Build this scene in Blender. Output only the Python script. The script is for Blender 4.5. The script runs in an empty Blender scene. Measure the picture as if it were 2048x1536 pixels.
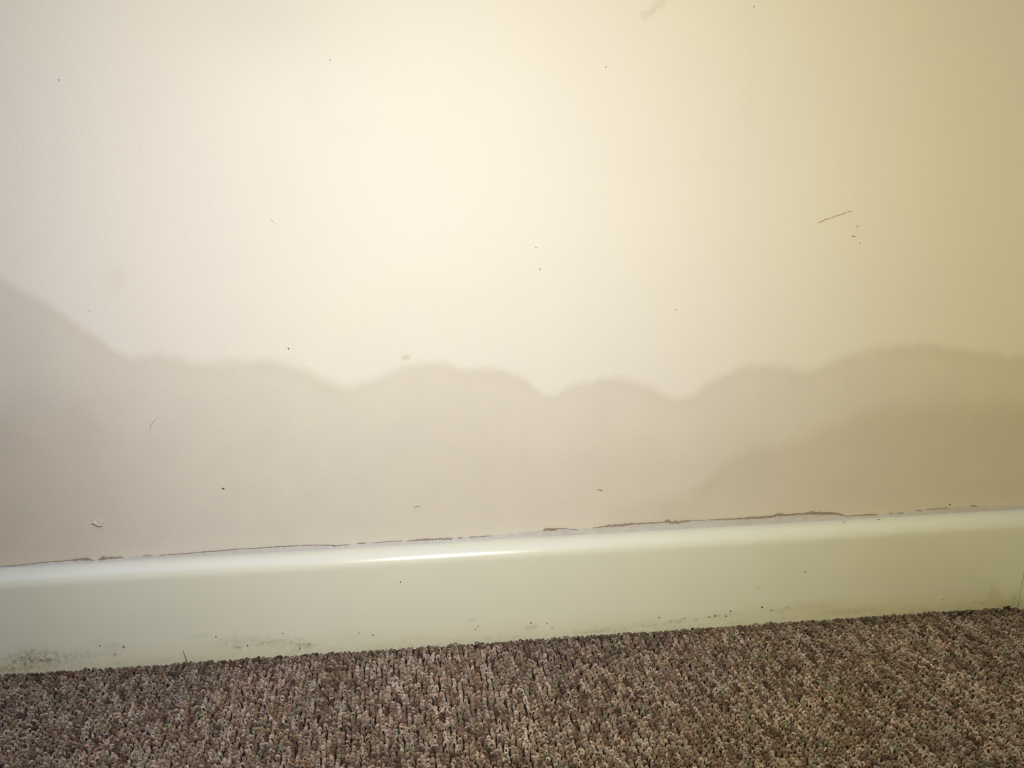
import bpy, math, random
import numpy as np
from mathutils import Matrix, Vector

random.seed(7)
rng = np.random.default_rng(7)
scene = bpy.context.scene

# ------------------------------------------------------------------ camera
F_PX = 1537.0                       # focal length in pixels of the 2048 px wide frame
PITCH, YAW, ROLL = (math.radians(v) for v in (17.0, 4.51, -1.085))
CAM = np.array([0.0, -0.627, 0.434])
_f = np.array([math.sin(YAW) * math.cos(PITCH), math.cos(YAW) * math.cos(PITCH), -math.sin(PITCH)])
_r = np.array([math.cos(YAW), -math.sin(YAW), 0.0])
_u = np.cross(_r, _f)
RIGHT = _r * math.cos(ROLL) + _u * math.sin(ROLL)
UP = -_r * math.sin(ROLL) + _u * math.cos(ROLL)
FWD = _f
cam_data = bpy.data.cameras.new('camera')
cam_data.sensor_width = 36.0
cam_data.lens = F_PX / 2048 * 36.0
cam_data.clip_start = 0.01
cam = bpy.data.objects.new('camera', cam_data)
m = Matrix.Identity(4)
for i in range(3):
    m[i][0], m[i][1], m[i][2], m[i][3] = RIGHT[i], UP[i], -FWD[i], CAM[i]
cam.matrix_world = m
scene.collection.objects.link(cam)
scene.camera = cam

# ------------------------------------------------------------------ world, lights, exposure
# (strength, colour)
AMBIENT = (0.090, (1.000, 0.667, 0.333))
FLASH = (14.400, (1.000, 0.875, 0.326))
WINDOW = (1.200, (0.333, 0.800, 1.000))
CEILING = (26.400, (0.386, 0.523, 1.000))
COOL = (8.400, (0.060, 0.214, 1.000))
world = bpy.data.worlds.new('room_ambient')
scene.world = world
world.use_nodes = True
bg = world.node_tree.nodes['Background']
bg.inputs['Color'].default_value = (*AMBIENT[1], 1)
bg.inputs['Strength'].default_value = AMBIENT[0]


def light(name, kind, loc, energy, color, target=None, **kw):
    d = bpy.data.lights.new(name, kind)
    d.energy = energy
    d.color = color
    for k, v in kw.items():
        setattr(d, k, v)
    o = bpy.data.objects.new(name, d)
    o.location = loc
    if target is not None:
        o.rotation_euler = (Vector(target) - Vector(loc)).to_track_quat('-Z', 'Y').to_euler()
    scene.collection.objects.link(o)
    return o


# phone flash beside its lens; the cool spot is added to whiten the left
light('phone_flash_warm', 'SPOT', (-0.031, -0.612, 0.425), FLASH[0], FLASH[1], target=(0.06, 0.0, 0.32),
      spot_size=math.radians(130), spot_blend=1.0, shadow_soft_size=0.003)
light('added_cool_spot', 'SPOT', (-0.039, -0.612, 0.425), COOL[0], COOL[1], target=(-0.07, 0.0, 0.30),
      spot_size=math.radians(92), spot_blend=1.0, shadow_soft_size=0.003)
# daylight from a window of the room, on the left behind the camera
light('window_daylight', 'AREA', (-1.6, -0.9, 1.1), WINDOW[0], WINDOW[1], target=(-0.3, 0.0, 0.2),
      shape='RECTANGLE', size=1.0, size_y=1.2)
# daylight coming back off the ceiling
light('ceiling_glow', 'AREA', (-0.3, -1.2, 2.3), CEILING[0], CEILING[1], target=(-0.1, -0.3, 0.0),
      shape='RECTANGLE', size=2.6, size_y=2.2)
scene.view_settings.view_transform = 'Standard'
scene.view_settings.look = 'None'
scene.view_settings.exposure = 0.05
scene.view_settings.gamma = 1.0
scene.view_settings.use_curve_mapping = False

# ------------------------------------------------------------------ helpers
XC = 0.539 + 0.016                  # x of the corner between back wall and right wall
TH = 0.016                          # skirting thickness
SH = 0.0955                         # skirting height above the pile
FLOOR_Z = -0.0042                   # carpet backing, below the tips of the pile (z = 0)


def on_wall(px, py, y=0.0):
    """where a point seen in the photograph lies on the vertical plane at y (the wall, the skirting's face)"""
    d = FWD + (px - 1024) / F_PX * RIGHT - (py - 768) / F_PX * UP
    t = (y - CAM[1]) / d[1]
    p = CAM + t * d
    return p[0], p[2]


def on_wall_np(px, py, y=0.0):
    px = np.asarray(px, float); py = np.asarray(py, float)
    d = FWD[None] + ((px - 1024) / F_PX)[:, None] * RIGHT[None] - ((py - 768) / F_PX)[:, None] * UP[None]
    t = (y - CAM[1]) / d[:, 1]
    p = CAM[None] + t[:, None] * d
    return p[:, 0], p[:, 2]


def mesh_obj(name, verts, faces, mat, parent=None, smooth=False, attrs=None, corner_counts=None):
    me = bpy.data.meshes.new(name)
    if isinstance(faces, np.ndarray):
        n, k = faces.shape
        v = np.asarray(verts, np.float32)
        me.vertices.add(len(v)); me.vertices.foreach_set('co', v.ravel())
        me.loops.add(n * k); me.loops.foreach_set('vertex_index', faces.astype(np.int32).ravel())
        me.polygons.add(n)
        me.polygons.foreach_set('loop_start', np.arange(0, n * k, k, dtype=np.int32))
        me.polygons.foreach_set('loop_total', np.full(n, k, dtype=np.int32))
        me.update(calc_edges=True)
        me.validate()
    else:
        me.from_pydata([tuple(v) for v in verts], [], faces)
        me.update()
    if smooth:
        me.polygons.foreach_set('use_smooth', np.ones(len(me.polygons), dtype=bool))
    for k, a in (attrs or {}).items():
        a = np.asarray(a, np.float32)
        if a.ndim == 1:
            at = me.attributes.new(k, 'FLOAT', 'POINT'); at.data.foreach_set('value', a)
        else:
            at = me.attributes.new(k, 'FLOAT_COLOR', 'POINT')
            at.data.foreach_set('color', np.concatenate([a, np.ones((len(a), 1), np.float32)], 1).ravel())
    me.materials.append(mat)
    o = bpy.data.objects.new(name, me)
    scene.collection.objects.link(o)
    if parent is not None:
        o.parent = parent
    return o


def grid_faces(nx, nz, flip=False):
    i = np.arange(nx - 1)[:, None]; j = np.arange(nz - 1)[None, :]
    a = (i * nz + j).ravel(); b = ((i + 1) * nz + j).ravel()
    f = np.stack([a, b, b + 1, a + 1], 1)
    return f[:, ::-1] if flip else f


def sm(x, e0, e1):
    t = np.clip((x - e0) / (e1 - e0), 0, 1)
    return t * t * (3 - 2 * t)


def value_noise(x, y, scale, seed):
    r = np.random.default_rng(seed).random((256, 256))
    u = x / scale; v = y / scale
    iu = np.floor(u).astype(int); iv = np.floor(v).astype(int)
    fu = u - iu; fv = v - iv
    fu = fu * fu * (3 - 2 * fu); fv = fv * fv * (3 - 2 * fv)
    g = lambda a, b: r[a % 256, b % 256]
    return (g(iu, iv) * (1 - fu) + g(iu + 1, iv) * fu) * (1 - fv) + (g(iu, iv + 1) * (1 - fu) + g(iu + 1, iv + 1) * fu) * fv


class Nodes:
    def __init__(self, name, rough=0.5, spec=0.5):
        self.mat = bpy.data.materials.new(name)
        self.mat.use_nodes = True
        self.t = self.mat.node_tree
        self.b = self.t.nodes['Principled BSDF']
        self.b.inputs['Roughness'].default_value = rough
        self.b.inputs['Specular IOR Level'].default_value = spec

    def n(self, kind, **kw):
        x = self.t.nodes.new(kind)
        for k, v in kw.items():
            setattr(x, k, v)
        return x

    def l(self, a, b):
        self.t.links.new(a, b)

    def attr(self, name):
        return self.n('ShaderNodeAttribute', attribute_name=name)

    def coords(self):
        return self.n('ShaderNodeTexCoord').outputs['Object']

    def noise(self, scale, detail=3, vec=None, rough=0.5):
        x = self.n('ShaderNodeTexNoise')
        x.inputs['Scale'].default_value = scale
        x.inputs['Detail'].default_value = detail
        x.inputs['Roughness'].default_value = rough
        self.l(vec or self.coords(), x.inputs['Vector'])
        return x

    def mix(self, fac, a, b, blend='MIX'):
        x = self.n('ShaderNodeMix', data_type='RGBA', blend_type=blend)
        for s, v in ((x.inputs[0], fac), (x.inputs[6], a), (x.inputs[7], b)):
            if isinstance(v, bpy.types.NodeSocket):
                self.l(v, s)
            elif isinstance(v, (int, float)):
                s.default_value = v
            else:
                s.default_value = (*v, 1)
        return x.outputs[2]

    def math(self, op, a, b=0.0):
        x = self.n('ShaderNodeMath', operation=op)
        for s, v in ((x.inputs[0], a), (x.inputs[1], b)):
            if isinstance(v, bpy.types.NodeSocket):
                self.l(v, s)
            else:
                s.default_value = v
        return x.outputs[0]

    def ramp(self, v, a, b, lo=0.0, hi=1.0):
        x = self.n('ShaderNodeMapRange')
        for k, q in zip(('From Min', 'From Max', 'To Min', 'To Max'), (a, b, lo, hi)):
            x.inputs[k].default_value = q
        self.l(v, x.inputs['Value'])
        return x.outputs['Result']

    def bump(self, height, strength, distance):
        x = self.n('ShaderNodeBump')
        x.inputs['Strength'].default_value = strength
        x.inputs['Distance'].default_value = distance
        self.l(height, x.inputs['Height'])
        self.l(x.outputs['Normal'], self.b.inputs['Normal'])

    def color(self, c):
        if isinstance(c, bpy.types.NodeSocket):
            self.l(c, self.b.inputs['Base Color'])
        else:
            self.b.inputs['Base Color'].default_value = (*c, 1)


# ------------------------------------------------------------------ materials
CREAM = (0.80, 0.745, 0.625)
w = Nodes('cream_wall_paint', rough=0.55, spec=0.25)
patch = w.noise(7, 4)
fine = w.noise(900, 2)
base = w.mix(w.ramp(patch.outputs['Fac'], 0.35, 0.65), (0.80, 0.74, 0.63), (0.815, 0.755, 0.625))
base = w.mix(w.ramp(fine.outputs['Fac'], 0.3, 0.7, 0.0, 0.10), base, (0.62, 0.57, 0.48))
damp = w.attr('damp').outputs['Fac']
rim = w.attr('tide_line').outputs['Fac']
inner = w.attr('damp_core').outputs['Fac']
smud_tone = w.attr('smudge_and_tone').outputs['Fac']
mott = w.noise(28, 4)
dcol = w.mix(w.ramp(mott.outputs['Fac'], 0.3, 0.7), (0.835, 0.818, 0.79), (0.865, 0.848, 0.81))
c = w.mix(damp, base, w.mix(1.0, base, dcol, 'MULTIPLY'))
c = w.mix(rim, c, w.mix(1.0, c, (0.97, 0.965, 0.955), 'MULTIPLY'))
c = w.mix(inner, c, w.mix(1.0, c, (0.92, 0.89, 0.86), 'MULTIPLY'))
c = w.mix(smud_tone, c, w.mix(1.0, c, (0.74, 0.71, 0.635), 'MULTIPLY'))
w.color(c)
roller = w.noise(420, 3)
big = w.noise(14, 2)
w.bump(w.math('ADD', roller.outputs['Fac'], w.math('MULTIPLY', big.outputs['Fac'], 2.5)), 0.35, 0.0006)
WALL = w.mat

s = Nodes('white_gloss_paint', rough=0.25, spec=0.75)
g1 = s.noise(260, 5, rough=0.7)
g2 = s.noise(18, 3)
grime = s.attr('grime').outputs['Fac']
yel = s.attr('yellowing').outputs['Fac']
c = s.mix(s.ramp(g2.outputs['Fac'], 0.3, 0.7), (0.74, 0.722, 0.56), (0.76, 0.742, 0.58))
c = s.mix(yel, c, s.mix(1.0, c, (0.90, 0.86, 0.70), 'MULTIPLY'))
speck = s.ramp(g1.outputs['Fac'], 0.42, 0.66, 0.15, 1.0)
c = s.mix(s.math('MULTIPLY', grime, speck), c, (0.22, 0.19, 0.11))
s.color(c)
s.l(s.ramp(grime, 0, 1, 0.24, 0.6), s.b.inputs['Roughness'])
brush = s.n('ShaderNodeMapping'); brush.inputs['Scale'].default_value = (0.12, 1, 1)
s.l(s.coords(), brush.inputs['Vector'])
bn = s.noise(420, 3, brush.outputs['Vector'])
s.bump(bn.outputs['Fac'], 0.12, 0.0003)
GLOSS = s.mat

ck = Nodes('painted_filler', rough=0.5, spec=0.3)
cn = ck.noise(160, 4)
ck.color(ck.mix(ck.ramp(cn.outputs['Fac'], 0.35, 0.65), (0.50, 0.465, 0.41), (0.56, 0.525, 0.465)))
ck.bump(cn.outputs['Fac'], 0.4, 0.0006)
FILLER = ck.mat


def plain(name, col, rough=0.7, var=0.15, scale=400):
    p = Nodes(name, rough=rough, spec=0.25)
    nn = p.noise(scale, 3)
    p.color(p.mix(p.ramp(nn.outputs['Fac'], 0.3, 0.7), tuple(v * (1 - var) for v in col), tuple(min(1, v * (1 + var)) for v in col)))
    return p.mat


BARE = plain('bare_plaster_in_the_crack', (0.30, 0.245, 0.185))
DARK = plain('dark_crack_dirt', (0.27, 0.235, 0.205))
PENCIL = plain('faint_scuff', (0.38, 0.345, 0.28))
SPECK = plain('dark_speck', (0.07, 0.05, 0.035))
FIBRE = plain('dark_hair', (0.02, 0.015, 0.012), 0.5)
FLUFF = plain('brown_fluff', (0.055, 0.035, 0.025), 0.9)
PALE = plain('loose_paint', (0.66, 0.60, 0.51), 0.6, 0.05)

# yarn: the tint of each loop comes with the pile
yn = Nodes('heathered_loop_yarn', rough=0.62, spec=0.2)
yc = yn.attr('yarn').outputs['Color']
fuzz = yn.noise(1400, 3)
yn.color(yn.mix(1.0, yc, yn.mix(yn.ramp(fuzz.outputs['Fac'], 0.3, 0.7), (0.72, 0.72, 0.72), (1.2, 1.2, 1.2)), 'MULTIPLY'))
yn.b.inputs['Sheen Weight'].default_value = 0.15
yn.bump(fuzz.outputs['Fac'], 0.7, 0.0005)
YARN = yn.mat

fb = Nodes('carpet_backing', rough=0.95, spec=0.1)
fn = fb.noise(300, 4)
sep = fb.n('ShaderNodeSeparateXYZ')
fb.l(fb.coords(), sep.inputs[0])
far = fb.math('MAXIMUM', fb.ramp(sep.outputs['X'], -0.945, -0.955), fb.ramp(sep.outputs['Y'], -0.595, -0.605))
fb.color(fb.mix(far, fb.mix(fb.ramp(fn.outputs['Fac'], 0.35, 0.65), (0.012, 0.008, 0.006), (0.035, 0.024, 0.018)),
                fb.mix(fb.ramp(fn.outputs['Fac'], 0.35, 0.65), (0.05, 0.033, 0.024), (0.24, 0.18, 0.14))))
fb.bump(fn.outputs['Fac'], 1.0, 0.003)
BACKING = fb.mat

# ------------------------------------------------------------------ back wall with its rising damp
TIDE = [(0, 556), (30, 572), (51, 585), (96, 609), (137, 637), (178, 664), (219, 693), (239, 706), (262, 717), (290, 712),
        (321, 709), (352, 715), (376, 723), (427, 726), (478, 722), (530, 720), (574, 728), (615, 743), (656, 762),
        (684, 774), (710, 772), (731, 765), (769, 749), (800, 734), (834, 728), (870, 725), (900, 729), (933, 741),
        (960, 737), (988, 737), (1022, 745), (1052, 759), (1073, 774), (1090, 788), (1111, 789), (1141, 771), (1176, 764),
        (1206, 757), (1240, 754), (1268, 763), (1295, 771), (1322, 785), (1350, 797), (1389, 791), (1416, 767),
        (1450, 750), (1485, 733), (1526, 728), (1567, 733), (1594, 740), (1621, 741), (1656, 723), (1707, 706),
        (1758, 694), (1809, 689), (1861, 689), (1912, 696), (1946, 702), (2014, 713), (2048, 714)]
CORE = [(1200, 1010), (1380, 985), (1410, 958), (1440, 925), (1468, 910), (1512, 893), (1560, 880), (1621, 860), (1673, 839),
        (1724, 822), (1775, 812), (1860, 804), (1960, 800), (2048, 800)]

xs = np.concatenate([np.arange(-2.2, -0.45, 0.02), np.arange(-0.45, XC, 0.0016), [XC]])
zs = np.concatenate([np.arange(FLOOR_Z, 0.08, 0.02), np.arange(0.085, 0.56, 0.0016), np.arange(0.565, 2.2, 0.05)])
X, Z = np.meshgrid(xs, zs, indexing='ij')
tx, tz = on_wall_np(*zip(*TIDE))
lx = np.linspace(-2.2, tx[0] - 0.03, 30)
lz = tz[0] + 0.03 * np.abs(np.sin((lx - lx[-1]) * 7.0)) + 0.05 * (1 - np.exp((lx - lx[-1]) * 6))
tide = np.interp(X + 0.0022 * (value_noise(X, Z, 0.016, 3) - 0.5), np.concatenate([lx, tx]), np.concatenate([lz, tz]))
dist = tide - Z + 0.003 * (value_noise(X, Z, 0.007, 5) - 0.5)         # above 0: below the tide line
soft = 0.0035 + 0.004 * value_noise(X, Z * 0, 0.09, 8)
damp = sm(dist, -soft, soft) * (0.76 + 0.24 * sm(dist, 0.0, 0.10))
rimv = np.exp(-((dist - 0.006) / 0.007) ** 2) * (0.35 + 0.5 * value_noise(X, Z * 0, 0.05, 9))
cx, cz = on_wall_np(*zip(*CORE))
core_line = np.interp(X, cx, cz, left=-0.1)
core = sm(core_line - Z + 0.010 * (value_noise(X, Z, 0.02, 11) - 0.5), -0.010, 0.016) * sm(X, 0.05, 0.22)
core = 0.75 * core * (0.55 + 0.45 * np.exp(-((core_line - Z - 0.015) / 0.03) ** 2))
# a broad darker area at the far left of the damp
lz0 = on_wall(0, 840)[1]
core = np.maximum(core, 1.0 * sm(-X, 0.22, 0.40) * sm(lz0 - Z + 0.02 * value_noise(X, Z, 0.05, 4), -0.03, 0.03))


def blob(px, py, rx, ry, amount, ang=0.0, hard=2.0):
    x0, z0 = on_wall(px, py)
    k = 1 / 2300.0
    dx = X - x0; dz = Z - z0
    ca, sa = math.cos(ang), math.sin(ang)
    a = (dx * ca + dz * sa) / (rx * k); b = (-dx * sa + dz * ca) / (ry * k)
    return amount * np.exp(-(a * a + b * b) ** (hard / 2))


smudge_and_tone = blob(812, 715, 9.5, 5.5, 0.62, 0, 5) + blob(540, 30, 170, 75, 0.16) + blob(560, 350, 40, 60, 0.05)  # small blotch, plus a broad darker area at the upper left
for q in ((235, 560, 24, 26, 0.13, -0.6), (232, 545, 12, 22, 0.07, 0.5), (632, 200, 26, 40, 0.07), (700, 265, 60, 24, 0.045, 0.3),
          (1003, 885, 6, 5, 0.22), (960, 600, 90, 14, 0.03, 0.1), (1400, 331, 130, 2.2, 0.10, 0.04), (855, 585, 26, 20, 0.05),
          (1110, 540, 26, 14, 0.03), (770, 600, 30, 8, 0.05), (640, 480, 14, 6, 0.05), (1500, 170, 14, 120, 0.05),
          (1410, 975, 60, 10, 0.13, 0.2), (1510, 905, 35, 9, 0.09, 0.5)):
    smudge_and_tone = smudge_and_tone + blob(*q)
# the lifted patch of paint at the top of the frame
CHIP = [(1309, -26), (1326, -22), (1329, 0), (1327, 15), (1314, 17), (1308, 25), (1298, 33), (1287, 40), (1280, 38),
        (1275, 29), (1281, 22), (1294, 19), (1303, 10), (1308, 0)]
hx, hz = on_wall_np(*zip(*CHIP))
n = len(hx)
inside = np.zeros(X.shape, bool)
edge = np.full(X.shape, 9.0)
sel = (np.abs(X - hx.mean()) < 0.05) & (np.abs(Z - hz.mean()) < 0.05)
xq, zq = X[sel], Z[sel]
ins = np.zeros(xq.shape, bool); ed = np.full(xq.shape, 9.0)
for i in range(n):
    x0, z0, x1, z1 = hx[i], hz[i], hx[(i + 1) % n], hz[(i + 1) % n]
    cross = ((z0 > zq) != (z1 > zq)) & (xq < (x1 - x0) * (zq - z0) / (z1 - z0 + 1e-12) + x0)
    ins ^= cross
    t = np.clip(((xq - x0) * (x1 - x0) + (zq - z0) * (z1 - z0)) / ((x1 - x0) ** 2 + (z1 - z0) ** 2), 0, 1)
    ed = np.minimum(ed, np.hypot(xq - x0 - t * (x1 - x0), zq - z0 - t * (z1 - z0)))
sd = np.where(ins, ed, -ed)
full = np.zeros(X.shape); full[sel] = sm(sd, -0.0015, 0.0018)
smudge_and_tone = np.clip(smudge_and_tone + 0.30 * full, 0, 1)
relief = 0.0006 * full + 0.0012 * (value_noise(X, Z, 0.16, 21) - 0.5) * sm(Z, 0.12, 0.2)
V = np.stack([X, -relief, Z], -1).reshape(-1, 3)
nV = len(V)
F = grid_faces(len(xs), len(zs))
# the body of the wall behind its face
bx = [(-2.2, 0.003), (XC, 0.003), (XC, 0.1), (-2.2, 0.1)]
bv = [(x, y, z) for z in (FLOOR_Z, 2.15) for x, y in bx]
bf = np.array([[0, 1, 5, 4], [1, 2, 6, 5], [2, 3, 7, 6], [3, 0, 4, 7], [4, 5, 6, 7], [3, 2, 1, 0]]) + nV
V = np.concatenate([V, np.array(bv)])
pad = np.zeros(8)
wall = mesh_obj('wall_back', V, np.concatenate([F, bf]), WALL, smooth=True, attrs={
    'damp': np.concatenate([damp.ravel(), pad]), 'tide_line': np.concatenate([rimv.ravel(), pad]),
    'damp_core': np.concatenate([core.ravel(), pad]), 'smudge_and_tone': np.concatenate([smudge_and_tone.ravel(), pad])})
wall['kind'] = 'structure'
wall['label'] = 'cream painted wall with a damp tide mark above the skirting board'

# right-hand wall: its face is at x = XC
ys = np.arange(-1.6, 0.0001, 0.02); zr = np.arange(FLOOR_Z, 2.2, 0.02)
Y2, Z2 = np.meshgrid(ys, zr, indexing='ij')
V2 = np.stack([np.full(Y2.shape, XC), Y2, Z2], -1).reshape(-1, 3)
n2 = len(V2)
bv = [(x, y, z) for z in (FLOOR_Z, 2.18) for x, y in ((XC + 0.002, -1.6), (XC + 0.1, -1.6), (XC + 0.1, 0.1), (XC + 0.002, 0.1))]
V2 = np.concatenate([V2, np.array(bv)])
d2 = sm(0.235 + 0.03 * np.sin(Y2 * 14) - Z2, -0.006, 0.006)
pad = np.zeros(8)
z0 = np.zeros(n2 + 8)
bf = np.array([[0, 1, 5, 4], [1, 2, 6, 5], [2, 3, 7, 6], [3, 0, 4, 7], [4, 5, 6, 7], [3, 2, 1, 0]]) + n2
wr = mesh_obj('wall_right', V2, np.concatenate([grid_faces(len(ys), len(zr), True), bf]), WALL, smooth=False,
              attrs={'damp': np.concatenate([d2.ravel(), pad]), 'tide_line': z0, 'damp_core': z0, 'smudge_and_tone': z0})
wr['kind'] = 'structure'

# ------------------------------------------------------------------ skirting boards
prof = [(0.0, SH), (0.0012, SH)]
RAD = 0.0135
for k in range(13):
    a = math.radians(90 - 90 * k / 12)
    prof.append((TH - RAD + RAD * math.cos(a), SH - RAD + RAD * math.sin(a)))
zf = np.arange(SH - RAD - 0.002, FLOOR_Z, -0.0016)
prof += [(TH, z) for z in zf] + [(TH, FLOOR_Z)]
prof = np.array(prof)                                                    # (distance from the wall, height)


def grime_fields(xv, zv):
    """grey-green mould, yellowing near the carpet; xv runs along the board"""
    g = np.zeros(xv.shape); 
    def b(px, py, rx, ry, amt, slope=0.067):
        nonlocal g
        x0, z0 = on_wall(px, py, -TH)
        dx = (xv - x0) * 2150; dz = (zv - z0) * 1780
        dz = dz - 0.0 * dx * slope
        g = g + amt * np.exp(-((dx / rx) ** 2 + (dz / ry) ** 2))
    for q in ((70, 1316, 34, 17, 0.85), (100, 1318, 50, 12, 0.45), (22, 1326, 22, 12, 0.55), (10, 1338, 30, 5, 0.5), (47, 1324, 8, 12, 0.4),
              (170, 1310, 60, 10, 0.22), (230, 1296, 10, 10, 0.3), (213, 1292, 5, 5, 0.3), (228, 1308, 5, 5, 0.4),
              (195, 1284, 6, 5, 0.3), (450, 1286, 40, 12, 0.22), (475, 1283, 18, 10, 0.25), (525, 1285, 20, 6, 0.3),
              (560, 1285, 40, 10, 0.42), (600, 1290, 18, 9, 0.35), (618, 1289, 18, 4, 0.5), (480, 1295, 12, 3, 0.5), (400, 1272, 20, 5, 0.2),
              (510, 1277, 8, 4, 0.35), (940, 1240, 14, 4, 0.30), (1057, 1257, 8, 4, 0.9), (1070, 1253, 6, 3, 0.5),
              (700, 1274, 60, 6, 0.14), (830, 1276, 40, 5, 0.18), (955, 1256, 8, 4, 0.2),
              (1190, 1262, 40, 4, 0.35), (1290, 1248, 60, 5, 0.3), (1365, 1240, 20, 5, 0.4), (1440, 1232, 30, 5, 0.5),
              (1560, 1222, 60, 8, 0.25), (1620, 1212, 50, 8, 0.22), (1700, 1222, 60, 4, 0.30), (1600, 1205, 10, 5, 0.25),
              (1790, 1202, 10, 6, 0.25), (1960, 1205, 16, 5, 0.3), (2030, 1200, 8, 10, 0.45), (2028, 1190, 10, 12, 0.25)):
        b(*q)
    edge_band = sm(zv, 0.0085, 0.0) * (0.25 + 0.35 * value_noise(xv, zv * 0, 0.02, 31))
    g = g + 0.55 * edge_band * (zv < 0.02)
    g = g * (0.75 + 0.5 * value_noise(xv, zv, 0.0035, 32))
    y = sm(zv, 0.026, 0.0) * (0.22 + 0.4 * value_noise(xv, zv * 0, 0.11, 33))
    for px, py, rx, ry, a in ((1988, 1198, 14, 16, 0.9), (1985, 1180, 6, 10, 0.6), (1700, 1222, 90, 9, 0.5), (1640, 1215, 60, 14, 0.35),
                              (2005, 1208, 26, 6, 0.8), (20, 1338, 70, 8, 0.5)):
        x0, z0 = on_wall(px, py, -TH)
        y = y + a * np.exp(-(((xv - x0) * 2150 / rx) ** 2 + ((zv - z0) * 1780 / ry) ** 2))
    return np.clip(g, 0, 1), np.clip(y, 0, 1)


bxs = np.concatenate([np.arange(-2.2, -0.45, 0.02), np.arange(-0.45, XC - 0.001, 0.0016)])
npr = len(prof)
rows = []
for x in bxs:
    rows.append(np.stack([np.full(npr, x), -prof[:, 0], prof[:, 1]], 1))
VB = np.array(rows)
# mitre into the corner: the last column follows the right-hand board's face
VB[:, :, 0] = np.minimum(VB[:, :, 0], XC - prof[None, :, 0])
last = np.stack([XC - prof[:, 0], -prof[:, 0], prof[:, 1]], 1)[None]
VB = np.concatenate([VB, last], 0)
wob = 0.0006 * (value_noise(VB[:, :, 0], VB[:, :, 0] * 0, 0.14, 41) - 0.5)
VB[:, :, 2] += wob * (VB[:, :, 2] > 0.05)
gr, ye = grime_fields(VB[:, :, 0], VB[:, :, 2])
Fb = grid_faces(len(VB), npr, True)
VBf = VB.reshape(-1, 3)
nB = len(VBf)
# back of the board against the wall and its left end
back = []
for i, row in enumerate(VB):
    back.append((row[0, 0], -0.0001, FLOOR_Z))
VBf = np.concatenate([VBf, np.array(back)])
ii = np.arange(len(VB) - 1)
Fback = np.stack([nB + ii, nB + ii + 1, (ii + 1) * npr, ii * npr], 1)
Fbot = np.stack([ii * npr + npr - 1, (ii + 1) * npr + npr - 1, nB + ii + 1, nB + ii], 1)
bb = mesh_obj('baseboard_back', VBf, np.concatenate([Fb, Fback, Fbot]), GLOSS, smooth=True,
              attrs={'grime': np.concatenate([gr.ravel(), np.zeros(len(back))]),
                     'yellowing': np.concatenate([ye.ravel(), np.zeros(len(back))])})
bb['kind'] = 'structure'
bb['label'] = 'white gloss skirting board with rounded top and mould specks along its foot'

yr = np.concatenate([-prof[:, 0].max() * 0 + np.arange(-1.6, -0.03, 0.01), np.arange(-0.03, 0.0, 0.0016)])
rowsR = []
for y in yr:
    yy = np.minimum(y, -prof[:, 0])
    rowsR.append(np.stack([XC - prof[:, 0], yy, prof[:, 1]], 1))
rowsR.append(np.stack([XC - prof[:, 0], -prof[:, 0], prof[:, 1]], 1))
VR = np.array(rowsR)
gR = 0.5 * sm(VR[:, :, 2], 0.010, 0.0) * value_noise(VR[:, :, 1], VR[:, :, 2], 0.008, 51)
gR = gR + 0.4 * np.exp(-((VR[:, :, 1] + TH) / 0.010) ** 2 - (VR[:, :, 2] / 0.012) ** 2)
yR = sm(VR[:, :, 2], 0.03, 0.0) * 0.7
nr = VR.shape[0]
VRf = VR.reshape(-1, 3); nR = len(VRf)
backR = np.array([(XC - 0.0001, r[0, 1], FLOOR_Z) for r in VR])
ii = np.arange(nr - 1)
FR = np.concatenate([grid_faces(nr, npr, True),
                     np.stack([nR + ii, nR + ii + 1, (ii + 1) * npr, ii * npr], 1),
                     np.stack([ii * npr + npr - 1, (ii + 1) * npr + npr - 1, nR + ii + 1, nR + ii], 1)])
br = mesh_obj('baseboard_right', np.concatenate([VRf, backR]), FR, GLOSS, smooth=True,
              attrs={'grime': np.concatenate([gR.ravel(), np.zeros(nr)]), 'yellowing': np.concatenate([yR.ravel(), np.zeros(nr)])})
br['kind'] = 'structure'

# ------------------------------------------------------------------ floor: carpet backing with its loop pile
fx0, fx1, fy0, fy1 = -2.2, XC + 0.1, -1.6, 0.1
mesh_v = [(x, y, z) for z in (FLOOR_Z - 0.04, FLOOR_Z) for x, y in ((fx0, fy0), (fx1, fy0), (fx1, fy1), (fx0, fy1))]
fl = mesh_obj('floor', mesh_v, [(0, 3, 2, 1), (4, 5, 6, 7), (0, 1, 5, 4), (1, 2, 6, 5), (2, 3, 7, 6), (3, 0, 4, 7)], BACKING)
fl['kind'] = 'structure'


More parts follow.
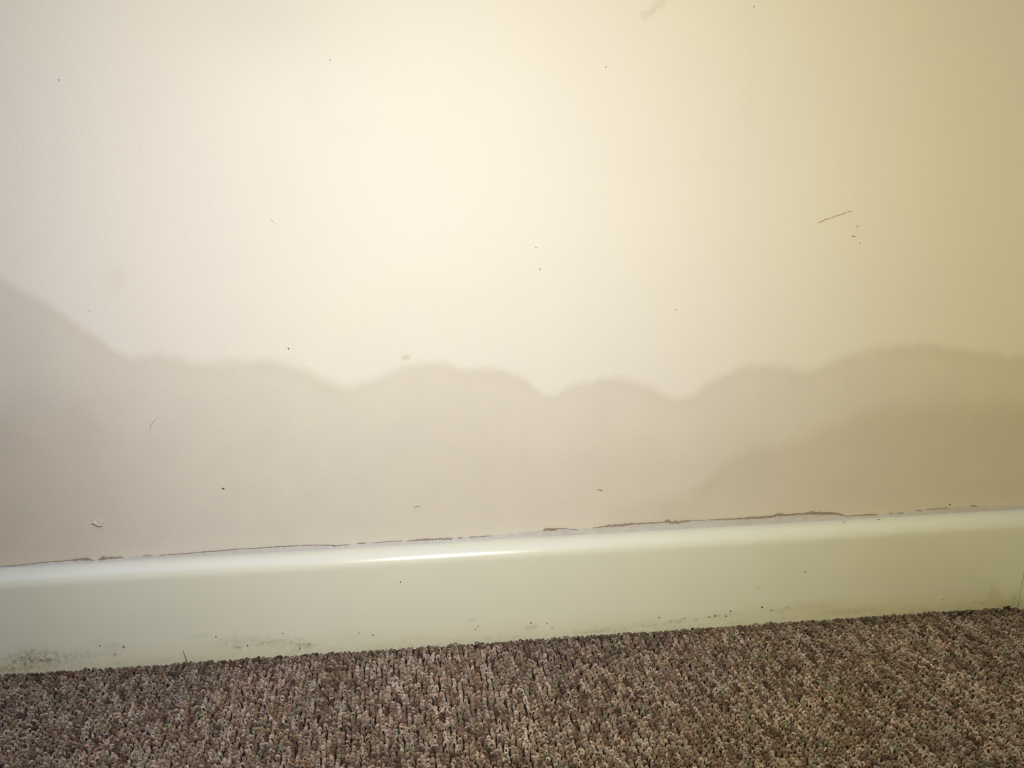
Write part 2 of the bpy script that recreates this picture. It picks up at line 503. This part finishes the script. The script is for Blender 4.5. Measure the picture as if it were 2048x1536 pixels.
def loops(x0, x1, y0, y1, gx, gy, seg, ring, seed):
    """rows of yarn loops: small arches, side by side, tinted in streaks like heathered yarn"""
    r = np.random.default_rng(seed)
    skew = math.tan(math.radians(6.0))                    # the rows run a little off square to the wall
    nx = int((x1 - x0 + (y1 - y0) * skew) / gx) + 2
    ny = int((y1 - y0) / gy) + 1
    I, J = np.meshgrid(np.arange(nx), np.arange(ny), indexing='ij')
    yc = y1 - J * gy - r.random(I.shape) * gy * 0.5
    wav = 0.0006 * np.sin(yc * 160 + I * 1.7)
    xc = x0 + I * gx + (y1 - yc) * skew * 1.0 - (y1 - y0) * skew + wav + (r.random(I.shape) - 0.5) * gx * 0.42
    I = I.ravel(); J = J.ravel(); xc = xc.ravel(); yc = yc.ravel()
    keep = (xc > x0) & (xc < x1) & (yc > y0) & (yc < y1)
    I, J, xc, yc = I[keep], J[keep], xc[keep], yc[keep]
    N = len(xc)
    half = 0.00112 * (0.75 + 0.55 * r.random(N))            # half span of the arch
    hgt = 0.0046 * (0.74 + 0.34 * r.random(N)) * (1 - sm(yc, -0.0225, -0.0175) * (0.05 + 0.4 * value_noise(xc, yc * 0, 0.006, 77)))
    yr_ = 0.00070 * (0.8 + 0.5 * r.random(N))            # yarn radius
    rot = (r.random(N) - 0.5) * 1.7 * (0.5 + r.random(N))
    lean = -0.0006 + 0.0012 * r.standard_normal(N)        # the tips lean this way and that
    t = np.linspace(0, math.pi, seg + 1)
    # centre line in the loop's own frame: u across the row, v along it
    u = -np.cos(t)[None, :] * half[:, None] * (1.0 + 0.35 * np.sin(t)[None, :])
    hh = np.sin(t)[None, :] ** 0.6 * (hgt - yr_)[:, None]
    v = (hh / 0.005) ** 1.3 * lean[:, None]
    ca, sa = np.cos(rot)[:, None], np.sin(rot)[:, None]
    cx = xc[:, None] + u * ca - v * sa
    cy = yc[:, None] + u * sa + v * ca
    cz = FLOOR_Z + hh
    C = np.stack([cx, cy, cz], -1)                        # N, S, 3
    T = np.gradient(C, axis=1)
    T /= np.linalg.norm(T, axis=-1, keepdims=True) + 1e-9
    side = np.stack([-sa + 0 * cx, ca + 0 * cx, 0 * cx], -1)
    side = side - (side * T).sum(-1, keepdims=True) * T
    side /= np.linalg.norm(side, axis=-1, keepdims=True) + 1e-9
    nrm = np.cross(T, side)
    ph = np.linspace(0, 2 * math.pi, ring, endpoint=False)
    rad = yr_[:, None] * (0.85 + 0.25 * np.sin(t))[None, :]
    P = C[:, :, None, :] + rad[:, :, None, None] * (np.cos(ph)[None, None, :, None] * side[:, :, None, :] * 1.15
                                                   + np.sin(ph)[None, None, :, None] * nrm[:, :, None, :])
    S = seg + 1
    verts = P.reshape(-1, 3)
    a = np.arange(seg)[:, None] * ring + np.arange(ring)[None, :]
    b = np.arange(seg)[:, None] * ring + (np.arange(ring)[None, :] + 1) % ring
    q = np.stack([a, a + ring, b + ring, b], -1).reshape(-1, 4)
    faces = (np.arange(N)[:, None, None] * (S * ring) + q[None]).reshape(-1, 4)
    # heather: a few yarn shades, running on for some loops along a row
    pal = np.array([[0.46, 0.385, 0.32], [0.37, 0.295, 0.235], [0.245, 0.175, 0.13], [0.30, 0.215, 0.175], [0.31, 0.26, 0.175],
                    [0.15, 0.10, 0.072], [0.40, 0.36, 0.31], [0.50, 0.44, 0.385], [0.30, 0.28, 0.215], [0.19, 0.125, 0.10]])
    wts = np.array([0.16, 0.19, 0.14, 0.12, 0.10, 0.06, 0.09, 0.06, 0.05, 0.03]); wts /= wts.sum()
    run = np.floor((J + 97 * I + r.random(N) * 2) / 5).astype(np.int64)
    key = (run * 7919 + I * 104729) % 65536
    table = np.random.default_rng(seed + 1).choice(len(pal), 65536, p=wts)
    idx = table[key]
    rnd = r.random(N) < 0.35
    idx[rnd] = r.choice(len(pal), rnd.sum(), p=wts)
    col = pal[idx]
    patch_ = value_noise(xc, yc, 0.022, 61)[:, None]
    col = np.array([1.12, 1.06, 1.03])[None] * col ** 1.42 * (0.72 + 0.34 * patch_ + 0.26 * value_noise(xc, yc, 0.06, 63)[:, None]) * (0.72 + 0.56 * r.random((N, 1))) * (0.94 + 0.12 * r.random((N, 3)))
    # a grubby edge where the vacuum does not reach, next to the skirting
    grub = sm(yc, -0.036, -0.018)[:, None]
    col = col * (1 - 0.45 * grub * np.array([0.85, 0.95, 1.1])[None])
    colv = np.repeat(col, S * ring, axis=0)
    return verts, faces, colv


pv, pf, pc = loops(-0.95, XC - TH - 0.0012, -0.60, -TH - 0.0012, 0.0037, 0.00225, 7, 5, 71)
pile = mesh_obj('carpet_pile', pv, pf, YARN, smooth=True, attrs={'yarn': pc})
pile['kind'] = 'stuff'
pile['label'] = 'brown and beige flecked loop pile carpet below the white skirting'
pile['category'] = 'carpet'

# ------------------------------------------------------------------ the open joint between wall and skirting
def px_z_of_top(px):
    """height of the skirting's back edge is level; give its photo row"""
    return np.interp(px, [0, 146, 300, 400, 605, 693, 781, 898, 1000, 1050, 1255, 1392, 1528, 1665, 1750, 1802, 1921, 2048],
                     [1136, 1130, 1119, 1110, 1100, 1094, 1087, 1080, 1074, 1071, 1062, 1053, 1045, 1040, 1035, 1029, 1023, 1019])


def ribbon(name, pts, mat, parent, y=-0.0008, jag=0.35, thick=0.00035, seed=0):
    """a sliver with ragged edges lying on the wall; pts = (photo x, photo y, width in photo pixels)"""
    r = np.random.default_rng(seed)
    P = np.array(pts, float)
    n_ = max(6, int((P[-1, 0] - P[0, 0]) / 2.2))
    xs_ = np.linspace(P[0, 0], P[-1, 0], n_)
    yc_ = np.interp(xs_, P[:, 0], P[:, 1]); wd = np.interp(xs_, P[:, 0], P[:, 2])
    yc_ = yc_ + r.standard_normal(n_) * 0.25 * np.minimum(1, wd / 2)
    up = wd / 2 * (1 + jag * r.standard_normal(n_)); dn = wd / 2 * (1 + jag * r.standard_normal(n_))
    up = np.clip(up, 0.1, None); dn = np.clip(dn, 0.1, None)
    up[0] = dn[0] = up[-1] = dn[-1] = 0.08
    ax, az = on_wall_np(xs_, yc_ - up); bx_, bz = on_wall_np(xs_, yc_ + dn)
    v = []
    for i in range(n_):
        v += [(ax[i], y, az[i]), (bx_[i], y, bz[i]), (ax[i], y + thick, az[i]), (bx_[i], y + thick, bz[i])]
    f = []
    for i in range(n_ - 1):
        a = 4 * i; b = a + 4
        f += [(a, a + 1, b + 1, b), (a + 2, b + 2, b + 3, a + 3), (a, b, b + 2, a + 2), (a + 1, a + 3, b + 3, b + 1)]
    f += [(0, 2, 3, 1), (4 * n_ - 4, 4 * n_ - 3, 4 * n_ - 1, 4 * n_ - 2)]
    return mesh_obj(name, v, f, mat, parent)


CRACKS = [
    ([(-60, 1136, 1.5), (0, 1133, 2), (14, 1132, 1.8), (50, 1128, 1), (75, 1125, 1), (110, 1122, 1.3), (140, 1120, 1.5), (148, 1119, 3), (160, 1118, 4.5),
      (172, 1117, 5.5), (180, 1118, 3), (188, 1120, 1)], BARE),
    ([(196, 1119, 1), (202, 1117, 3), (207, 1115, 5), (215, 1115, 4.5), (230, 1115, 2.5), (243, 1114, 2), (248, 1114, .5)], BARE),
    ([(283, 1111, .8), (300, 1110, 1.2), (306, 1110, .6)], DARK),
    ([(320, 1109.5, .8), (345, 1108, 1.4), (372, 1106, 1), (400, 1103.5, 1.3), (440, 1100.5, 1.6), (470, 1097.5, 1.2), (520, 1095, 1.2), (560, 1092, 1.5), (600, 1090, 1.2),
      (640, 1089, 1.2), (664, 1090, 1.5), (668, 1091, 3.6), (672, 1091, 1.6), (700, 1088.5, .8)], DARK),
    ([(714, 1086.5, .8), (722, 1086, 2), (729, 1085, 1.6), (733, 1085, .5)], DARK),
    ([(745, 1084.5, .5), (770, 1083, 1), (805, 1080.5, 1)], DARK),
    ([(812, 1081, .8), (830, 1080, 2), (852, 1078, 3), (866, 1078, 2.4), (880, 1077, 2.4), (900, 1077, 2.8), (906, 1076, 1)], DARK),
    ([(914, 1075.5, .8), (920, 1075.5, 2.6), (926, 1074, 1)], DARK),
    ([(936, 1074, .6), (944, 1073, 2), (950, 1073, .8), (976, 1071, 1.2), (984, 1071, .4)], DARK),
    ([(1086, 1059.5, 1), (1090, 1058, 5), (1100, 1058, 4), (1112, 1058, 4), (1117, 1056.5, 1.6), (1133, 1056, 1.3), (1136, 1056, .5)], BARE),
    ([(1136, 1057.5, .5), (1153, 1057.8, 1.4), (1156, 1057.8, .5)], BARE),
    ([(1184, 1055, .6), (1200, 1053.3, 1.5), (1213, 1051.5, 2), (1218, 1051, 4), (1240, 1049.5, 4), (1255, 1047.5, 3.6), (1270, 1046.8, 2),
      (1300, 1045.2, 2), (1326, 1044, 1.8), (1331, 1041.5, 5), (1336, 1042.5, 6), (1345, 1044.5, 5.5), (1356, 1044, 4.6), (1362, 1042, 3.6), (1378, 1041, 3), (1384, 1040, 1),
      (1410, 1039.2, 1.2)], BARE),
    ([(1415, 1039, 1), (1450, 1037.5, 2), (1480, 1036.5, 2.8), (1508, 1034.8, 3.5), (1522, 1034, 4.6), (1548, 1031.5, 4), (1556, 1028.5, 6), (1566, 1029.5, 4),
      (1590, 1028, 3), (1607, 1026.5, 3), (1622, 1025.5, 6), (1634, 1025.5, 4.4), (1655, 1025.5, 4), (1668, 1026, 3.6), (1683, 1028.5, 3), (1689, 1031, 1)], BARE),
    ([(1688, 1031.5, .8), (1714, 1030.5, 1.2), (1736, 1028.6, 2), (1744, 1028.5, 2), (1757, 1028.8, 1.6)], BARE),
    ([(1777, 1026.4, .8), (1781, 1026.2, 1.8), (1786, 1026, .8)], DARK),
    ([(1793, 1025.5, .7), (1800, 1025.3, 1.4), (1808, 1025.8, .7)], DARK),
    ([(1830, 1019.2, .6), (1845, 1020.3, .8)], BARE),
    ([(1851, 1018, .7), (1870, 1016.8, 1), (1896, 1015, .7)], BARE),
    ([(1941, 1011.5, .8), (1947, 1011, 2.4), (1954, 1011.3, .8)], BARE),
]
# filler: a thin bead between the skirting's back edge and the crack, its upper rim ragged
rr = np.random.default_rng(5)
fpx = np.arange(-300, 2060, 3.0)
mid = np.array([(c_[0], c_[1]) for pts, _ in CRACKS for c_ in pts]); mid = mid[np.argsort(mid[:, 0])]
topy = np.interp(fpx, mid[:, 0], mid[:, 1])
topy = np.where(fpx < 0, 1136 - fpx * 0.057 - 3, topy)
topy = topy + rr.standard_normal(len(fpx)) * 0.35
fxs, fzt = on_wall_np(fpx, topy)
v = []
for x, zt in zip(fxs, fzt):
    zt = max(zt, SH + 0.0006)
    v += [(x, -0.0002, zt), (x, -0.0006, zt - 0.0004), (x, -0.0012, SH + 0.0004), (x, -0.0024, SH - 0.0002), (x, -0.0001, SH - 0.0004)]
k = len(fxs)
f = []
for i in range(k - 1):
    for j in range(5):
        a = 5 * i + j; b = 5 * i + (j + 1) % 5
        f.append((a, b, b + 5, a + 5))
filler = mesh_obj('filler_bead', v, f, FILLER, bb)
filler['label'] = 'thin ragged line of dull filler along the top of the skirting'
for i, (pts, mt) in enumerate(CRACKS):
    ribbon('crack', pts, mt, wall, y=-0.0011, seed=100 + i)

# ------------------------------------------------------------------ small marks on the wall
ribbon('scratch', [(1634, 445, .6), (1640, 443.8, 1.3), (1647, 440.5, 1.5), (1652, 438, 2.0), (1658, 436.5, .7), (1664, 435, 1), (1671, 431.5, 1.5), (1678, 430, 1),
                   (1686, 427, 1.8), (1692, 424.5, .7), (1697, 422.6, 1.5), (1704, 421, .5)], plain('scratch_dirt', (0.36, 0.31, 0.23)), wall, jag=0.2, seed=1)
ribbon('scratch', [(1703, 472.6, .8), (1706, 472.8, 1.8), (1710, 473, .6)], SPECK, wall, seed=2)
ribbon('scratch', [(1711.5, 455.5, .8), (1712.5, 453.5, 1.8), (1714, 452, 1.2), (1717, 450.5, .4)], PENCIL, wall, seed=3)
ribbon('scratch', [(1193, 978.8, .8), (1200, 979.3, 1.6), (1203, 981.3, 2.4), (1205, 982, .8)], plain('brown_mark', (0.24, 0.17, 0.11)), wall, seed=4)
ribbon('scratch', [(827, 1015.2, 1), (830, 1014.6, 1.8), (834, 1011.6, 2.2), (838, 1012.4, 1.6), (841, 1011.6, 1.6)], PENCIL, wall, jag=.15, seed=5)


def stroke(name, pts, mat, parent, w_px, y=-0.0007, plane=0.0):
    """a thin bent hair or mark following photo points, as a small round tube"""
    P = np.array(pts, float)
    d = np.concatenate([[0], np.cumsum(np.hypot(*np.diff(P, axis=0).T))])
    t = np.linspace(0, d[-1], 18)
    px = np.interp(t, d, P[:, 0]); py = np.interp(t, d, P[:, 1])
    for _ in range(2):
        px[1:-1] = (px[:-2] + px[1:-1] * 2 + px[2:]) / 4; py[1:-1] = (py[:-2] + py[1:-1] * 2 + py[2:]) / 4
    X_, Z_ = on_wall_np(px, py, plane)
    rad = w_px / 2 / 2300 * np.sin(np.linspace(0.35, math.pi - 0.35, 18))
    v = []
    for i in range(18):
        tx_ = X_[min(i + 1, 17)] - X_[max(i - 1, 0)]; tz_ = Z_[min(i + 1, 17)] - Z_[max(i - 1, 0)]
        L = math.hypot(tx_, tz_) or 1
        nx_, nz_ = -tz_ / L, tx_ / L
        for a in range(5):
            an = 2 * math.pi * a / 5
            v.append((X_[i] + nx_ * rad[i] * math.cos(an), plane + y + rad[i] * math.sin(an), Z_[i] + nz_ * rad[i] * math.cos(an)))
    f = [(5 * i + j, 5 * i + (j + 1) % 5, 5 * i + 5 + (j + 1) % 5, 5 * i + 5 + j) for i in range(17) for j in range(5)]
    f += [(4, 3, 2, 1, 0), (85, 86, 87, 88, 89)]
    return mesh_obj(name, v, f, mat, parent, smooth=True)


stroke('scuff', [(317, 832), (312, 837), (306, 843), (302, 850), (300.5, 857), (301.5, 864)], plain('grey_scuff', (0.50, 0.46, 0.39)), wall, 1.4)
stroke('scuff', [(540, 436), (544, 441), (549, 445), (554, 449.5)], plain('pale_scuff', (0.64, 0.60, 0.51)), wall, 1.2)
stroke('scuff', [(177, 620), (180, 622), (182, 623)], PENCIL, wall, 1.0)
# the loose flake of paint low on the left
FL = [(187.5, 1036.5), (191, 1036.5), (197, 1040.5), (205, 1048), (200, 1050.5), (195, 1050), (187, 1046)]
fxx, fzz = on_wall_np(*zip(*FL))
fv = [(x, -0.0016 + 0.0005 * (i % 2), z) for i, (x, z) in enumerate(zip(fxx, fzz))] + [(x, -0.0009, z) for x, z in zip(fxx, fzz)]
nf = len(FL)
ff = [tuple(range(nf)), tuple(range(2 * nf - 1, nf - 1, -1))] + [(i, nf + i, nf + (i + 1) % nf, (i + 1) % nf) for i in range(nf)]
fk = mesh_obj('paint_flake', fv, ff, plain('flake_paint', (0.70, 0.63, 0.53), 0.6, 0.04), wall)
ribbon('flake_edge', [(183, 1046, 1.5), (186, 1046, 3), (192, 1048.5, 2.2), (197, 1051.3, 2.8), (200, 1051.2, 2), (206, 1051.5, 1.2)], plain('flake_edge_dark', (0.24, 0.205, 0.15)), fk, y=-0.0018, jag=.1, seed=6)  # darker line along the flake's lower edge
stroke('flake_edge', [(187, 1041), (187.7, 1036.6), (190, 1036)], PENCIL, fk, 1.5, y=-0.0016)
stroke('flake_edge', [(190, 1036), (196, 1039.5), (201, 1043.5), (206, 1048)], plain('flake_rim', (0.42, 0.38, 0.31)), fk, 1.1, y=-0.0016)


def dot(name, px, py, w_px, h_px, mat, parent, plane=0.0):
    x0, z0 = on_wall(px, py, plane)
    a, b = w_px / 2 / 2250, h_px / 2 / 2100
    v = [(x0, plane - 0.0012, z0)]
    for ring_, (s_, dy) in enumerate(((0.6, -0.0010), (1.0, -0.0002), (0.9, 0.0003))):
        for k_ in range(9):
            an = 2 * math.pi * k_ / 9
            w_ = s_ * (0.85 + 0.3 * random.random())
            v.append((x0 + a * w_ * math.cos(an), plane + dy, z0 + b * w_ * math.sin(an)))
    f = [(0, 1 + (k_ + 1) % 9, 1 + k_) for k_ in range(9)]
    for q_ in range(2):
        for k_ in range(9):
            s0 = 1 + 9 * q_
            f.append((s0 + k_, s0 + (k_ + 1) % 9, s0 + 9 + (k_ + 1) % 9, s0 + 9 + k_))
    return mesh_obj(name, v, f, mat, parent, smooth=True)


GREY = plain('grey_dirt_spot', (0.33, 0.29, 0.22))
for px, py, a_, b_, mt in ((446.5, 977, 5, 3, SPECK), (577, 697, 3, 4.5, GREY), (1072, 495, 2.2, 2.6, PENCIL), (1079.5, 538, 2.5, 3.5, plain('tan_spot', (.42, .34, .20))),
                           (1899, 1009, 2.5, 3, SPECK), (1212, 134, 2, 2.5, PENCIL), (1508, 13, 2, 2.5, PENCIL), (1352, 619, 2, 2.5, PENCIL),
                           (1720, 486, 2, 2, PENCIL), (118, 160, 2, 2.5, PENCIL), (660, 120, 1.8, 2.5, PENCIL), (1675, 1034, 2.5, 2, GREY),
                           (163, 1125.5, 5, 1.6, SPECK), (211, 1121.5, 3.2, 2, SPECK)):
    dot('speck', px, py, a_, b_, mt, wall if py < 1120 else wall)
for px, py, a_, b_, mt in ((247.5, 1293, 6, 6, GREY), (801, 1164, 2.5, 3, SPECK), (1610.5, 1143, 3.5, 5, GREY), (1062, 1245.5, 2.5, 3.5, SPECK),
                           (1094, 1246, 5, 2, GREY), (1104, 1256, 2, 2.5, SPECK), (1524, 1214, 5, 2.6, SPECK), (1461, 1222, 2.5, 3, SPECK), (1418, 1234, 3, 2.5, SPECK),
                           (1430, 1231.5, 5, 2.5, SPECK), (1452, 1232, 3.5, 2.5, SPECK), (1543, 1220, 2.5, 2.5, SPECK), (1574, 1215, 2.5, 3, GREY),
                           (1516, 1174, 2.5, 2.5, GREY), (1885, 1198, 3, 3, GREY), (432, 1273, 2.5, 2.5, SPECK), (495, 1291, 2.5, 3, SPECK), (566, 1266, 5, 2.4, GREY),
                           (81, 1320, 3.5, 2.5, SPECK), (50, 1314, 3, 4, GREY), (600, 1296, 3, 4, SPECK), (598, 1290, 2.5, 3, GREY),
                           (718, 1265.5, 3, 3, GREY), (746, 1270, 2.5, 2.5, SPECK), (956, 1252, 3, 2.5, GREY), (951, 1258, 3, 3, GREY), (1318, 1235, 2.5, 2.5, SPECK),
                           (1340, 1242, 6, 2.5, GREY), (1368, 1236, 8, 2, GREY), (1392, 1238, 7, 2.5, GREY), (476, 1294, 7, 2, GREY), (618, 1287, 10, 1.6, GREY), (200, 1291, 2, 2, SPECK), (230, 1308, 3.5, 4, GREY)):
    dot('speck', px, py, a_, b_, mt, bb, plane=-TH)
for px, py in ((1688, 1044), (1757, 1039)):
    dot('speck', px, py, 2.4, 2.4, GREY, bb, plane=-0.012)

# ------------------------------------------------------------------ loose things on the carpet's edge
def hair(pts, label):
    P = np.array(pts, float)
    t = np.linspace(0, 1, 20)
    Q = (1 - t)[:, None] ** 2 * P[0] + 2 * ((1 - t) * t)[:, None] * P[1] + t[:, None] ** 2 * P[2]
    v = []
    for i in range(20):
        T = Q[min(i + 1, 19)] - Q[max(i - 1, 0)]; T = T / np.linalg.norm(T)
        A = np.cross(T, [0, 1, 0]); A /= np.linalg.norm(A); B = np.cross(T, A)
        rad = 0.00038 * (1 - 0.55 * i / 19)
        for a in range(6):
            an = 2 * math.pi * a / 6
            v.append(tuple(Q[i] + rad * (A * math.cos(an) + B * math.sin(an))))
    f = [(6 * i + j, 6 * i + (j + 1) % 6, 6 * i + 6 + (j + 1) % 6, 6 * i + 6 + j) for i in range(19) for j in range(6)]
    f += [(5, 4, 3, 2, 1, 0), tuple(range(114, 120))]
    o = mesh_obj('hair', v, f, FIBRE, smooth=True)
    o['label'] = label; o['category'] = 'hair'
    return o


hx0, hz0 = on_wall(374, 1316, -TH - 0.003); hx1, hz1 = on_wall(365.5, 1302, -TH - 0.002); hxm, hzm = on_wall(368, 1308, -TH - 0.002)
hair([(hx0, -TH - 0.0035, -0.003), (hxm, -TH - 0.002, hzm), (hx1, -TH - 0.0015, hz1)],
     'short dark curved hair standing up from the carpet edge against the skirting board')


def fluff(px, py, size, label):
    x0, _ = on_wall(px, py, -TH - 0.003)
    c0 = np.array([x0, -TH - 0.0034, -0.0010])
    v = []; f = []
    r = np.random.default_rng(int(px))
    for s_ in range(9):
        p0 = c0 + r.uniform(-1, 1, 3) * size * np.array([1, .4, .35]); p2 = c0 + r.uniform(-1, 1, 3) * size * np.array([1.2, .4, .4])
        p1 = (p0 + p2) / 2 + np.array([0, 0, size * .7])
        b0 = len(v)
        for i in range(8):
            t = i / 7
            q_ = (1 - t) ** 2 * p0 + 2 * t * (1 - t) * p1 + t * t * p2
            q_[1] = min(q_[1], -TH - 0.0012)
            for a in range(5):
                an = 2 * math.pi * a / 5
                v.append((q_[0] + .0006 * math.sin(an) * .5, q_[1] + .0007 * math.cos(an), q_[2] + .0007 * math.sin(an)))
        f += [(b0 + 5 * i + j, b0 + 5 * i + (j + 1) % 5, b0 + 5 * i + 5 + (j + 1) % 5, b0 + 5 * i + 5 + j) for i in range(7) for j in range(5)]
    o = mesh_obj('lint_tuft', v, f, FLUFF, smooth=True)
    o['label'] = label; o['category'] = 'lint'; o['group'] = 'dark lint along the carpet edge'
    return o


fluff(558, 1303, 0.0026, 'flat dark tuft of lint lying on the carpet edge, just left of the rounder tuft')
fluff(609, 1299, 0.0019, 'small round dark tuft of lint on the carpet edge under a smear of mould')
fluff(2015, 1209, 0.0030, 'dark tuft of lint in the carpet corner where the two skirting boards meet')
